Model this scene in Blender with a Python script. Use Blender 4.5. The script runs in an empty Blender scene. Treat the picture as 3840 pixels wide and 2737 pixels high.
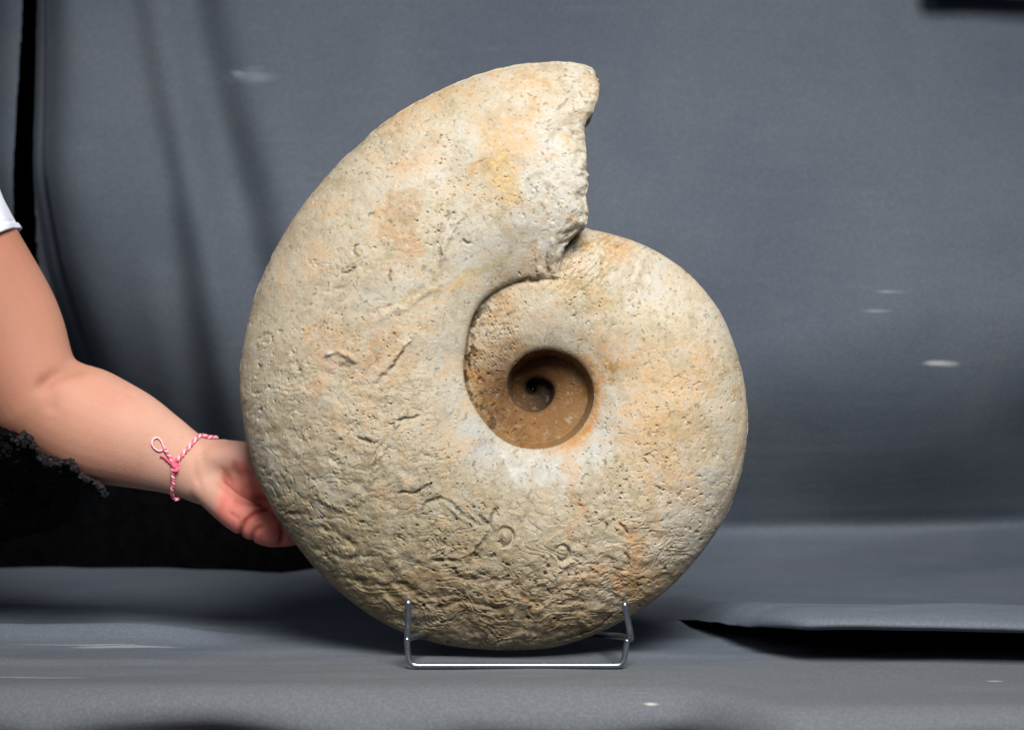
import bpy, bmesh, math, random
import numpy as np
from mathutils import Vector
from mathutils.bvhtree import BVHTree
random.seed(7)
rng = np.random.RandomState(11)
C = bpy.context.scene.collection
S = bpy.context.scene

# ------------------------------------------------------------------ camera
F = 8960.0                     # focal length in source pixels (3840 wide)
PITCH = math.radians(2.25)
CAM = np.array([0.0, -1.8, 0.29])
RIGHT = np.array([1.0, 0, 0])
FWD = np.array([0, math.cos(PITCH), -math.sin(PITCH)])
UP = np.array([0, math.sin(PITCH), math.cos(PITCH)])
cd = bpy.data.cameras.new('camera'); cam = bpy.data.objects.new('camera', cd); C.objects.link(cam)
cam.location = CAM; cam.rotation_euler = (math.pi/2 - PITCH, 0, 0)
cd.sensor_width = 36; cd.lens = F/3840*36
cd.clip_start = 0.05; cd.clip_end = 50
cd.dof.use_dof = True; cd.dof.focus_distance = 1.76; cd.dof.aperture_fstop = 7.0
S.camera = cam
S.view_settings.view_transform = 'Standard'; S.view_settings.look = 'None'
S.view_settings.exposure = 0; S.view_settings.gamma = 1

# ------------------------------------------------------------------ light (studio)
w = bpy.data.worlds.new('World'); S.world = w; w.use_nodes = True
w.node_tree.nodes['Background'].inputs[0].default_value = (0.55, 0.68, 1.0, 1)
w.node_tree.nodes['Background'].inputs[1].default_value = 0.045
def softbox(name, loc, target, size, power, col):
    l = bpy.data.lights.new(name, 'AREA'); l.shape = 'RECTANGLE'; l.size = size[0]; l.size_y = size[1]
    l.energy = power; l.color = col
    o = bpy.data.objects.new(name, l); C.objects.link(o); o.location = loc
    d = Vector(target) - Vector(loc); o.rotation_euler = d.to_track_quat('-Z', 'Y').to_euler()
    return o
key = softbox('key_softbox', (0.24, -1.30, 1.32), (0.06, -0.05, 0.20), (0.85, 0.85), 18, (1.0, 0.97, 0.93))
key.data.spread = math.radians(80)      # gridded softbox
softbox('fill_softbox', (-1.2, -2.2, 1.3), (0, 0, 0.25), (1.0, 1.0), 8, (0.95, 0.95, 1.0))

# ------------------------------------------------------------------ helpers
def P(px, py, y):
    """the point of the world plane y=const seen at a photograph pixel"""
    d = FWD + RIGHT*((px-1920)/F) + UP*((1368.5-py)/F)
    t = (y-CAM[1])/d[1]
    return CAM + d*t
def project(co):
    v = co-CAM; z = v@FWD
    return 1920+F*(v@RIGHT)/z, 1368.5-F*(v@UP)/z
def srgb(r, g, b):
    f = lambda c: (c/255/12.92) if c/255 <= 0.04045 else ((c/255+0.055)/1.055)**2.4
    return (f(r), f(g), f(b))
_perm = rng.permutation(4096).astype(np.int64)
_grad = rng.rand(4096)*2-1
def vnoise(x, y, z=0.0):
    x, y = np.broadcast_arrays(np.asarray(x, float), np.asarray(y, float)); z = np.broadcast_to(z, x.shape).astype(float)
    xi = np.floor(x).astype(np.int64); yi = np.floor(y).astype(np.int64); zi = np.floor(z).astype(np.int64)
    u = x-xi; v = y-yi; w_ = z-zi
    u = u*u*u*(u*(u*6-15)+10); v = v*v*v*(v*(v*6-15)+10); w_ = w_*w_*w_*(w_*(w_*6-15)+10)
    def h(a, b, c): return _grad[_perm[(_perm[(_perm[a & 4095]+b) & 4095]+c) & 4095]]
    def l(a, b, t): return a+(b-a)*t
    return l(l(l(h(xi,yi,zi),h(xi+1,yi,zi),u), l(h(xi,yi+1,zi),h(xi+1,yi+1,zi),u), v),
             l(l(h(xi,yi,zi+1),h(xi+1,yi,zi+1),u), l(h(xi,yi+1,zi+1),h(xi+1,yi+1,zi+1),u), v), w_)
def fbm(x, y, z=0.0, o=4, g=0.5):
    a = 1; s = 0; t = 0
    for i in range(o):
        q = .5+1.17*i; k = 1.93**i; cq, sq = math.cos(q), math.sin(q)
        s = s+a*vnoise((x*cq-y*sq)*k+17.3*i, (x*sq+y*cq)*k-9.1*i, z+3.7*i); t += a; a *= g
    return s/t*1.6
def sstep(a, b, x):
    t = np.clip((x-a)/(b-a), 0, 1); return t*t*(3-2*t)
def segdist(x, y, pts):
    """distance to a polyline and running fraction along it"""
    best = np.full(x.shape, 1e9); side = np.zeros(x.shape); fr = np.zeros(x.shape); n = len(pts)-1
    for i in range(n):
        ax, ay = pts[i]; bx, by = pts[i+1]; dx, dy = bx-ax, by-ay; L = dx*dx+dy*dy+1e-9
        t = np.clip(((x-ax)*dx+(y-ay)*dy)/L, 0, 1)
        d = np.hypot(x-ax-t*dx, y-ay-t*dy); m = d < best
        best = np.where(m, d, best); fr = np.where(m, (i+t)/n, fr)
        side = np.where(m, np.sign((x-ax)*dy-(y-ay)*dx), side)
    return best, fr, side
def mesh_obj(name, co, faces, mat, parent=None, smooth=True, cols=None, tris=None):
    me = bpy.data.meshes.new(name)
    co = np.asarray(co, dtype=np.float32)
    if isinstance(faces, np.ndarray):
        n, k = faces.shape
        me.vertices.add(len(co)); me.vertices.foreach_set('co', co.ravel())
        me.loops.add(n*k); me.loops.foreach_set('vertex_index', faces.astype(np.int32).ravel())
        me.polygons.add(n); me.polygons.foreach_set('loop_start', (np.arange(n)*k).astype(np.int32))
        me.polygons.foreach_set('loop_total', np.full(n, k, dtype=np.int32))
        me.update(calc_edges=True)
    else:
        me.from_pydata([tuple(map(float, c)) for c in co], [], faces)
    if cols is not None:
        at = me.color_attributes.new('Col', 'FLOAT_COLOR', 'POINT')
        c4 = np.ones((len(co), 4), dtype=np.float32); c4[:, :cols.shape[1]] = cols
        at.data.foreach_set('color', c4.ravel())
    me.polygons.foreach_set('use_smooth', np.full(len(me.polygons), smooth))
    me.materials.append(mat); me.update()
    o = bpy.data.objects.new(name, me); C.objects.link(o)
    if parent: o.parent = parent
    return o
def empty(name, loc=(0, 0, 0)):
    o = bpy.data.objects.new(name, None); C.objects.link(o); o.location = loc; o.empty_display_size = .05
    return o
def tag(o, label=None, cat=None, group=None, kind=None):
    for k, v in (('label', label), ('category', cat), ('group', group), ('kind', kind)):
        if v: o[k] = v
    return o
def grid_faces(nu, nv, wrap=False):
    i = np.arange(nu if wrap else nu-1); j = np.arange(nv-1)
    I, J = np.meshgrid(i, j, indexing='ij'); I2 = (I+1) % nu
    return np.stack([I*nv+J, I2*nv+J, I2*nv+J+1, I*nv+J+1], -1).reshape(-1, 4)
def catmull(pts, n):
    p = np.asarray(pts, float); p = np.vstack([2*p[0]-p[1], p, 2*p[-1]-p[-2]])
    out = []
    k = len(p)-3
    for t in np.linspace(0, k-1e-6, n):
        i = int(t); f = t-i; a, b, c, d = p[i:i+4]
        out.append(.5*((2*b)+(-a+c)*f+(2*a-5*b+4*c-d)*f*f+(-a+3*b-3*c+d)*f**3))
    return np.array(out)
def tube_geo(pts, rad, seg=10, cap=True):
    pts = np.asarray(pts, float); n = len(pts); rad = np.broadcast_to(rad, (n,))
    tan = np.gradient(pts, axis=0); tan /= np.linalg.norm(tan, axis=1)[:, None]+1e-12
    ref = np.array([0, 0, 1.0]) if abs(tan[0][2]) < .9 else np.array([1.0, 0, 0])
    co = []; u = np.cross(tan[0], ref); u /= np.linalg.norm(u)
    for i in range(n):
        u = u-tan[i]*(u@tan[i]); u /= np.linalg.norm(u); v = np.cross(tan[i], u)
        for k in range(seg):
            a = 2*math.pi*k/seg; co.append(pts[i]+rad[i]*(math.cos(a)*u+math.sin(a)*v))
    fs = [(i*seg+k, i*seg+(k+1) % seg, (i+1)*seg+(k+1) % seg, (i+1)*seg+k) for i in range(n-1) for k in range(seg)]
    if cap:
        co.append(pts[0]-tan[0]*rad[0]*.5); co.append(pts[-1]+tan[-1]*rad[-1]*.5); a, b = len(co)-2, len(co)-1
        fs += [(a, (k+1) % seg, k) for k in range(seg)]+[(b, (n-1)*seg+k, (n-1)*seg+(k+1) % seg) for k in range(seg)]
    return np.array(co), fs
def tube(name, pts, rad, mat, parent=None, seg=10):
    co, fs = tube_geo(pts, rad, seg); return mesh_obj(name, co, fs, mat, parent)

# ------------------------------------------------------------------ materials
def newmat(name):
    m = bpy.data.materials.new(name); m.use_nodes = True; nt = m.node_tree
    return m, nt, nt.nodes['Principled BSDF']
def N(nt, t, **k):
    n = nt.nodes.new(t)
    for a, b in k.items():
        if a.startswith('_'): n.inputs[a[1:].replace('_', ' ')].default_value = b
        else: setattr(n, a, b)
    return n
def mixcol(nt, a, b, fac, mode='MIX'):
    n = nt.nodes.new('ShaderNodeMix'); n.data_type = 'RGBA'; n.blend_type = mode
    for s, v in ((0, fac), (6, a), (7, b)):
        if isinstance(v, bpy.types.NodeSocket): nt.links.new(v, n.inputs[s])
        elif isinstance(v, tuple): n.inputs[s].default_value = (*v[:3], 1)
        else: n.inputs[s].default_value = v
    return n.outputs[2]
def mathn(nt, op, a, b=None, c=None, clamp=False):
    n = nt.nodes.new('ShaderNodeMath'); n.operation = op; n.use_clamp = clamp
    for s, v in ((0, a), (1, b), (2, c)):
        if v is None: continue
        if isinstance(v, bpy.types.NodeSocket): nt.links.new(v, n.inputs[s])
        else: n.inputs[s].default_value = v
    return n.outputs[0]
def noise(nt, vec, scale, detail=4, rough=.55, dist=0):
    n = nt.nodes.new('ShaderNodeTexNoise'); n.inputs['Scale'].default_value = scale
    n.inputs['Detail'].default_value = detail; n.inputs['Roughness'].default_value = rough; n.inputs['Distortion'].default_value = dist
    nt.links.new(vec, n.inputs['Vector']); return n.outputs['Fac']
def ramp(nt, v, a, b, lo=0., hi=1.):
    n = nt.nodes.new('ShaderNodeMapRange'); n.interpolation_type = 'SMOOTHSTEP'
    n.inputs[1].default_value = a; n.inputs[2].default_value = b; n.inputs[3].default_value = lo; n.inputs[4].default_value = hi
    nt.links.new(v, n.inputs[0]); return n.outputs[0]

def stone_material():
    m, nt, b = newmat('limestone')
    col = N(nt, 'ShaderNodeAttribute', attribute_name='Col')
    tc = N(nt, 'ShaderNodeTexCoord').outputs['Object']
    n1 = noise(nt, tc, 160, 5, .7); n2 = noise(nt, tc, 620, 4, .7); n3 = noise(nt, tc, 45, 5, .65, .6)
    c = mixcol(nt, col.outputs['Color'], (0.80, 0.76, 0.68), ramp(nt, n1, .54, .75, 0, .35))
    c = mixcol(nt, c, (0.26, 0.19, 0.10), ramp(nt, n3, .60, .80, 0, .16))
    c = mixcol(nt, c, (0.16, 0.13, 0.09), ramp(nt, n2, .62, .76, 0, .42))
    c = mixcol(nt, c, (0.85, 0.82, 0.75), ramp(nt, n2, .40, .28, 0, .35))
    c = mixcol(nt, c, (.545, .54, .53), 1.0, 'MULTIPLY')
    nt.links.new(c, b.inputs['Base Color'])
    b.inputs['Roughness'].default_value = .82; b.inputs['Specular IOR Level'].default_value = .25
    bp = N(nt, 'ShaderNodeBump'); bp.inputs['Strength'].default_value = .6; bp.inputs['Distance'].default_value = .001
    h = mathn(nt, 'ADD', n1, mathn(nt, 'MULTIPLY', n2, .45)); nt.links.new(h, bp.inputs['Height'])
    nt.links.new(bp.outputs[0], b.inputs['Normal'])
    return m
M_STONE = stone_material()

def cloth_material():
    m, nt, b = newmat('grey_cloth')
    tc = N(nt, 'ShaderNodeTexCoord').outputs['Object']
    n1 = noise(nt, tc, 5, 5, .55, .4); n2 = noise(nt, tc, 900, 2, .5)
    mp = N(nt, 'ShaderNodeMapping'); mp.inputs['Scale'].default_value = (6, 60, 60); nt.links.new(tc, mp.inputs['Vector'])
    n3 = noise(nt, mp.outputs[0], 1.2, 5, .6)
    c = mixcol(nt, (0.068, 0.082, 0.106), (0.082, 0.095, 0.116), ramp(nt, n1, .35, .65))
    c = mixcol(nt, c, (0.145, 0.148, 0.152), ramp(nt, n3, .50, .80, 0, .12))
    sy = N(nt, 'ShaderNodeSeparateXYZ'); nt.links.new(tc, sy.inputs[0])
    front_lit = mathn(nt, 'ADD', sy.outputs[1], mathn(nt, 'MULTIPLY_ADD', noise(nt, tc, 9, 5, .6), .16, -.08))
    c = mixcol(nt, c, (0.084, 0.090, 0.100), mathn(nt, 'MULTIPLY', ramp(nt, front_lit, .06, -.08, 0, .9), ramp(nt, sy.outputs[2], .024, .012)))   # neutral grey front, with the stronger light there painted in
    wv = noise(nt, tc, 420, 3, .7); c = mixcol(nt, c, mixcol(nt, c, (1.2, 1.2, 1.2), 1.0, 'MULTIPLY'), ramp(nt, wv, .42, .62))
    sp = noise(nt, tc, 130, 2, .4)
    c = mixcol(nt, c, (.42, .42, .42), ramp(nt, sp, .83, .85, 0, .4))
    # chalk smears and scuffs on the cloth: centre, half axes (metres)
    def smear(p, ax, col, k, sc=60):
        nonlocal c
        v = N(nt, 'ShaderNodeVectorMath', operation='SUBTRACT'); nt.links.new(tc, v.inputs[0]); v.inputs[1].default_value = tuple(p)
        q = N(nt, 'ShaderNodeVectorMath', operation='DIVIDE'); nt.links.new(v.outputs[0], q.inputs[0]); q.inputs[1].default_value = ax
        l = N(nt, 'ShaderNodeVectorMath', operation='LENGTH'); nt.links.new(q.outputs[0], l.inputs[0])
        mq = N(nt, 'ShaderNodeMapping'); mq.inputs['Scale'].default_value = (.35, 1, 1.6); nt.links.new(tc, mq.inputs['Vector'])
        nn = noise(nt, mq.outputs[0], sc, 4, .6)
        d = mathn(nt, 'ADD', l.outputs['Value'], mathn(nt, 'MULTIPLY_ADD', nn, 1.6, -.8))
        c = mixcol(nt, c, col, ramp(nt, d, 1.0, .3, 0, k))
    smear(P(3440, 1348, .575), (.025, .3, .0035), (.42, .44, .44), .85)
    smear(P(3265, 1090, .575), (.02, .3, .002), (.28, .30, .32), .6)
    smear(P(3225, 1158, .575), (.018, .3, .002), (.28, .30, .32), .5)
    smear(P(960, 300, .575), (.03, .3, .010), (.22, .26, .30), .35, 90)
    smear(P(910, 290, .575), (.01, .3, .004), (.26, .31, .34), .4, 90)
    tp = lambda px, py: (P(px, py, 0)[0]*0+ (px-1920)/F*(8960*.29/(py-1015.8)), 8960*.29/(py-1015.8)-1.8, 0)
    smear(tp(470, 2428), (.055, .007, .03), (.30, .30, .31), .6, 50)
    smear(tp(250, 2422), (.06, .002, .03), (.30, .30, .31), .6, 50)
    smear(tp(100, 2540), (.07, .004, .03), (.26, .26, .27), .5, 50)
    smear(tp(3740, 2565), (.008, .003, .03), (.4, .4, .4), .7, 90)
    smear(tp(2445, 2602), (.006, .0015, .03), (.4, .4, .36), .7, 90)
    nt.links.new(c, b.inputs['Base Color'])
    b.inputs['Roughness'].default_value = .9; b.inputs['Specular IOR Level'].default_value = .15
    bp = N(nt, 'ShaderNodeBump'); bp.inputs['Strength'].default_value = .25; bp.inputs['Distance'].default_value = .0006
    nt.links.new(mathn(nt, 'ADD', n2, mathn(nt, 'MULTIPLY', n3, 3.0)), bp.inputs['Height']); nt.links.new(bp.outputs[0], b.inputs['Normal'])
    return m
M_CLOTH = cloth_material()

def simple(name, col, rough=.6, metal=0., spec=.5, bump=None):
    m, nt, b = newmat(name); b.inputs['Roughness'].default_value = rough; b.inputs['Metallic'].default_value = metal
    b.inputs['Specular IOR Level'].default_value = spec
    tc = N(nt, 'ShaderNodeTexCoord').outputs['Object']
    sc, amt, dist = bump or (300, .08, .0003)
    n = noise(nt, tc, sc, 4, .6)
    nt.links.new(mixcol(nt, tuple(c*(1-amt*2.5) for c in col), tuple(min(1, c*(1+amt*2.5)) for c in col), ramp(nt, n, .3, .7)), b.inputs['Base Color'])
    bp = N(nt, 'ShaderNodeBump'); bp.inputs['Strength'].default_value = .5; bp.inputs['Distance'].default_value = dist
    nt.links.new(n, bp.inputs['Height']); nt.links.new(bp.outputs[0], b.inputs['Normal'])
    return m
M_WIRE = simple('zinc_wire', (0.26, 0.29, 0.33), .33, .95, .5, (300, .06, .00005))
M_BLACK = simple('shade_cloth', (0.0016, 0.0016, 0.002), .95, 0, .02, (90, .15, .002))
M_LACE = simple('black_lace', (0.0012, 0.0012, 0.0014), .6, 0, .05, (200, .2, .002))
M_BEAD = simple('glass_bead', (0.01, 0.01, 0.012), .12, 0, .6)
M_SLEEVE = simple('white_cotton', (0.66, 0.68, 0.78), .85, 0, .2, (500, .03, .0004))
M_PINK = simple('pink_cord', srgb(222, 96, 122), .6, 0, .3, (900, .12, .0002))
M_ROSE = simple('pale_pink_cord', srgb(238, 182, 190), .6, 0, .3, (900, .10, .0002))
M_DARKBAR = simple('dark_bar', (0.03, 0.03, 0.04), .7)

def skin_material():
    m, nt, b = newmat('skin')
    col = N(nt, 'ShaderNodeAttribute', attribute_name='Col').outputs['Color']
    tc = N(nt, 'ShaderNodeTexCoord').outputs['Object']
    n1 = noise(nt, tc, 38, 4, .6); n2 = noise(nt, tc, 700, 3, .6)
    n3 = noise(nt, tc, 130, 4, .7)
    c = mixcol(nt, col, (0.55, 0.20, 0.14), ramp(nt, n1, .42, .75, 0, .32))
    c = mixcol(nt, c, (0.36, 0.16, 0.10), ramp(nt, n3, .55, .8, 0, .28))
    c = mixcol(nt, c, (.75, .775, .80), 1.0, 'MULTIPLY')
    nt.links.new(c, b.inputs['Base Color'])
    b.inputs['Roughness'].default_value = .62; b.inputs['Specular IOR Level'].default_value = .22
    b.inputs['Subsurface Weight'].default_value = .18; b.inputs['Subsurface Radius'].default_value = (.008, .003, .0015); b.inputs['Subsurface Scale'].default_value = .6
    bp = N(nt, 'ShaderNodeBump'); bp.inputs['Strength'].default_value = .45; bp.inputs['Distance'].default_value = .0005
    nt.links.new(n2, bp.inputs['Height']); nt.links.new(bp.outputs[0], b.inputs['Normal'])
    return m
M_SKIN = skin_material()

# ------------------------------------------------------------------ backdrop: one grey cloth over the table and up the wall
def build_backdrop():
    flat = np.array([(-.11, -.55), (-.13, -.20), (-.158, -.060), (-.172, -.020), (-.150, 0), (-.10, 0), (-.05, 0), (0, 0), (.04, 0), (.08, 0), (.11, 0), (.14, 0), (.17, 0),
                     (.20, 0), (.26, 0), (.29, 0), (.34, .002), (.39, .008), (.43, .022), (.455, .055), (.462, .12), (.466, .20), (.49, .33), (.54, .52), (.60, .85)])
    right = flat.copy()
    right[7:18] = [(.02, 0), (.09, .001), (.15, .003), (.15, .014), (.08, .022), (-.01, .024), (-.070, .026), (-.066, .035), (.02, .034), (.13, .012), (.27, .002)]
    left = flat.copy()
    left[7:18] = [(.06, 0), (.070, 0), (.082, .001), (.086, .004), (.082, .008), (.065, .010), (.045, .012), (.055, .018), (.12, .016), (.20, .008), (.29, .002)]
    xs = np.concatenate([np.linspace(-1.7, -.62, 40, endpoint=False), np.linspace(-.62, -.44, 260, endpoint=False), np.linspace(-.44, .75, 420, endpoint=False), np.linspace(.75, 1.7, 40)])
    nv = 430
    pxs = 1920+xs/1.85*F
    Ar = sstep(2380, 3000, pxs)
    Al = 0*pxs
    # resample weights for a fixed parameter
    base = [catmull(q, nv) for q in (flat, right, left)]
    Y = np.zeros((len(xs), nv)); Z = np.zeros_like(Y)
    for a, (i) in ((0, 0), (1, 1)):
        pass
    for c, T in ((0, Y), (1, Z)):
        T += base[0][None, :, c] + Ar[:, None]*(base[1]-base[0])[None, :, c] + Al[:, None]*(base[2]-base[0])[None, :, c]
    X = np.repeat(xs[:, None], nv, 1)
    t = np.linspace(0, 1, nv)[None, :]
    # the folds drift across the width
    wob = .02*np.sin(xs*5+1.)[:, None]
    Y += wob*sstep(.3, .38, t)*(1-sstep(.55, .75, t))
    # soft wrinkles on the table
    tabm = sstep(.16, .22, t)*(1-sstep(.7, .8, t))
    Z += tabm*(.0016*fbm(X*6, Y*16, 2.2, 3)+.0007*fbm(X*14, Y*40, 5.2, 2))*(1-.0*X)
    Y -= .075*sstep(2450, 2850, pxs)[:, None]*(1-sstep(.17, .26, t))
    Z += .012*np.exp(-((Y-.10-.02*np.sin(X*6))/.016)**2)*(1-sstep(-.30, -.18, X))*tabm
    Z += .004*np.exp(-((Y+.02-.05*X)/.012)**2)*(1-sstep(-.40, -.15, X))*tabm
    # front drop: uneven vertical pleats
    drop = 1-sstep(.10, .17, t)
    Y -= drop*(.016*fbm(X*9, Z*3, 8.1, 3)+.006*np.sin(X*31+2*np.sin(X*7)))*sstep(0, -.05, Z)
    Z -= (1-sstep(.13, .2, t))*.006*fbm(X*5, 0*X, 3.3, 3)
    # upright part
    up = sstep(.72, .84, t)
    co = np.stack([X, Y, Z], -1)
    px, py = project(co)
    d = np.zeros_like(X)
    def fold(pts, wd, amp, fade=(0, 1)):
        nonlocal d
        dd, fr, side = segdist(px, py, pts)
        d += amp*np.exp(-(dd/wd)**2)
    wn = 1+.15*fbm(px/400, py/600, 1.1, 2)
    fold([(440, -400), (500, 200), (600, 700), (660, 1300), (700, 2000)], 85, .014)
    fold([(540, -400), (600, 100), (690, 600), (760, 1000), (860, 2000)], 75, -.010)
    fold([(660, -400), (730, 100), (830, 500), (930, 900), (1010, 1300), (1100, 2000)], 105, .026)
    fold([(800, -400), (870, 100), (970, 500), (1090, 850), (1250, 2000)], 130, -.012)
    fold([(250, -300), (300, 500), (340, 1000), (400, 2000)], 120, -.010)
    # wide billow: below a slanting line the cloth swings back, so that part faces down
    dd, fr, side = segdist(px, py, [(-1500, 700), (100, 780), (700, 1000), (1500, 1400), (2200, 1620), (2900, 1540), (3500, 1420), (5200, 1330)])
    sd = dd*np.where(side < 0, 1, -1)
    sd = np.minimum(sd, 640+0*sd); dlow = .165*np.clip((sd+260)/900, 0, 1)**1.6*sstep(.61, .79, t)
    d = d*.72
    d -= .10*sstep(1500, -200, px)*sstep(-300, 900, py)*0
    d += .03*fbm(X*1.7, Z*1.7, 4.4, 3) + .004*fbm(X*7, Z*4, 7.7, 3)
    Y += d*up*wn+dlow
    # the deep pleat at the far left
    cx = np.interp(py, [-800, 0, 640, 1000, 1500, 2200], [128, 114, 86, 112, 190, 260]); hw = np.interp(py, [-800, 0, 640, 1000, 1500, 2200], [26, 30, 40, 52, 60, 20])
    pl = 1-sstep(hw-7, hw+9, np.abs(px-cx))
    Y += np.clip(cx-px, 0, 400)/F*2.4*1.1*sstep(.74, .82, t)
    Y += pl*.05*sstep(.74, .82, t)
    Y += .03*np.exp(-((px-cx)/95.)**2)*sstep(.74, .82, t)*(1-pl)
    gf = grid_faces(len(xs), nv)
    pf, qf = project(np.stack([X, Y, Z], -1))
    cx = np.interp(qf, [-800, 0, 640, 1000, 1500, 2200], [128, 112, 86, 100, 190, 260])
    gap = ((np.abs(pf-cx) < hw) & (qf < 1420) & (t > .78)).reshape(-1)
    gf = gf[~gap[gf].all(1)]
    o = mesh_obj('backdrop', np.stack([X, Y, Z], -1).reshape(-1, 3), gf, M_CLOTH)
    tag(o, kind='structure')
    # black sheet added behind the gap between the hangings to keep it dark
    xb_ = np.linspace(-1.5, .2, 160); zb_ = np.linspace(.03, 1.4, 20)
    XX, ZZ = np.meshgrid(xb_, zb_, indexing='ij'); YY = 1.05+.02*np.sin(XX*70)+.01*np.sin(XX*31+ZZ)
    c = mesh_obj('gap_shade_sheet', np.stack([XX, YY, ZZ], -1).reshape(-1, 3), grid_faces(160, 20), M_BLACK)
    tag(c, 'added black sheet that keeps the narrow gap in the grey cloth dark', 'sheet')
build_backdrop()
# dark bar at the top edge, upper right
co = []; x0, x1 = P(3475, 0, .50)[0], P(4400, 0, .50)[0]; zt = P(3600, 14, .50)[2]+.0065
bar_pts = [(x0, .50, zt+.012), (x0+.12, .50, zt+.0118), (x1, .50, zt+.0105)]
tag(tube('curtain_rod', catmull(bar_pts, 24), .012, M_DARKBAR, seg=18), 'dark rod crossing the top right corner in front of the cloth', 'rod')

# ------------------------------------------------------------------ the ammonite
CX, CY = 2000.0, 1460.0
PX = 1.8/F
AP = np.array([(0, 77.8), (427, 77.8), (471, 77.5), (533, 77.7), (569, 75.9), (600, 74.0), (637, 72.3), (674, 72.7), (731, 75.1), (775, 75.0), (790, 75.9), (811, 75.6), (818, 76.4), (911, 77.9), (970, 79.0),
               (1010, 78.9), (1040, 77.9), (1101, 77.4), (1164, 77.7), (1204, 78.5), (1240, 79)])
def th_ap(r): return np.interp(r, AP[:, 0], AP[:, 1])
OV = [(1328, 166), (1317, 152), (1300, 146), (1270, 141), (1240, 139), (1180, 142), (1100, 156), (1020, 183), (940, 222), (860, 270), (790, 330), (720, 400), (660, 475), (610, 560), (575, 640), (550, 720), (537, 800),
      (533, 870), (540, 930), (553, 1000), (575, 1070), (610, 1140), (650, 1200), (700, 1262), (760, 1320), (830, 1372), (900, 1407), (980, 1432), (1060, 1443), (1150, 1446), (1240, 1438),
      (1320, 1412), (1400, 1372), (1480, 1315), (1550, 1243), (1600, 1172), (1638, 1090), (1658, 1000), (1663, 920), (1655, 850), (1635, 770), (1600, 690), (1550, 627), (1490, 577), (1420, 541), (1350, 518), (1318, 512)]
oa = []
for x, y in OV:
    dx, dy = x*3840/2278-CX, CY-y*2737/1624; r = math.hypot(dx, dy); a = (math.degrees(math.atan2(dy, dx))-float(th_ap(r))) % 360
    oa.append((a, r))
oa[0] = (max(0.02, oa[0][0]) if oa[0][0] < 180 else 0.02, oa[0][1])
oa.sort(); oa = np.array(oa)
oa = np.vstack([[0, oa[0, 1]-14], oa, [360, 637]])
RIM = [(77.8, 404), (87, 402), (101, 400), (118, 383), (130, 350), (145, 302), (155, 282), (178, 248), (201, 222), (219, 214), (246, 217), (272, 217), (304, 224), (331, 225), (355, 224), (373, 214), (396, 193), (415, 170), (446, 144), (479, 118),
       (519, 103), (553, 92), (594, 84), (631, 86), (667, 84), (704, 82), (732, 76), (760, 58), (808, 43), (880, 33), (940, 25), (1000, 19), (1100, 12), (1300, 6), (1600, 3)]
RIM = np.array([(a-77.8, r) for a, r in RIM])
def rho(a): return np.interp(a, RIM[:, 0], RIM[:, 1])
def rho_s(a): return (rho(a-5)+2*rho(a)+rho(a+5))/4
def Rout(a):
    return np.where(a <= 360, np.interp(a, oa[:, 0], oa[:, 1]), 637*np.interp(a-360, [0, 90, 200, 360, 800, 1300], [1, .88, .74, .52, .25, .12]))
BASE = np.array([(0, 292), (60, 300), (180, 272), (300, 230), (360, 208), (420, 158), (480, 122), (560, 84), (640, 60), (720, 18), (800, -18), (900, -45), (1100, -95), (1600, -150)], float)
def bump_whorl(a, r):
    R = Rout(a); q = rho_s(a); t = (r-q)/(R-q)
    Sx = 345*.5**(a/360.)
    base = np.interp(a, BASE[:, 0], BASE[:, 1])
    Sx = np.where(a < 360, base, Sx)
    pk = .36
    tin = np.clip(t/pk, 0, 1)
    p0 = .76-.075*(1-sstep(15, 75, a))-.22*sstep(390, 500, a)*(1-sstep(800, 900, a))
    prof = np.where(t < pk, p0+(1-p0)*np.sin(tin*math.pi/2)**.9, np.clip(1-np.clip((t-pk)/(1-pk), 0, 1)**2.1, 0, 1)**.66)
    z = base+Sx*(prof-1)
    z = z-14*np.exp(-np.clip(r-q, 0, 1e9)/9.)                 # rounded lip of the umbilical wall
    wall = base+Sx*(p0-1)-14-(q-r)*5.5
    return np.where(r < q, wall, z)

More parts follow.
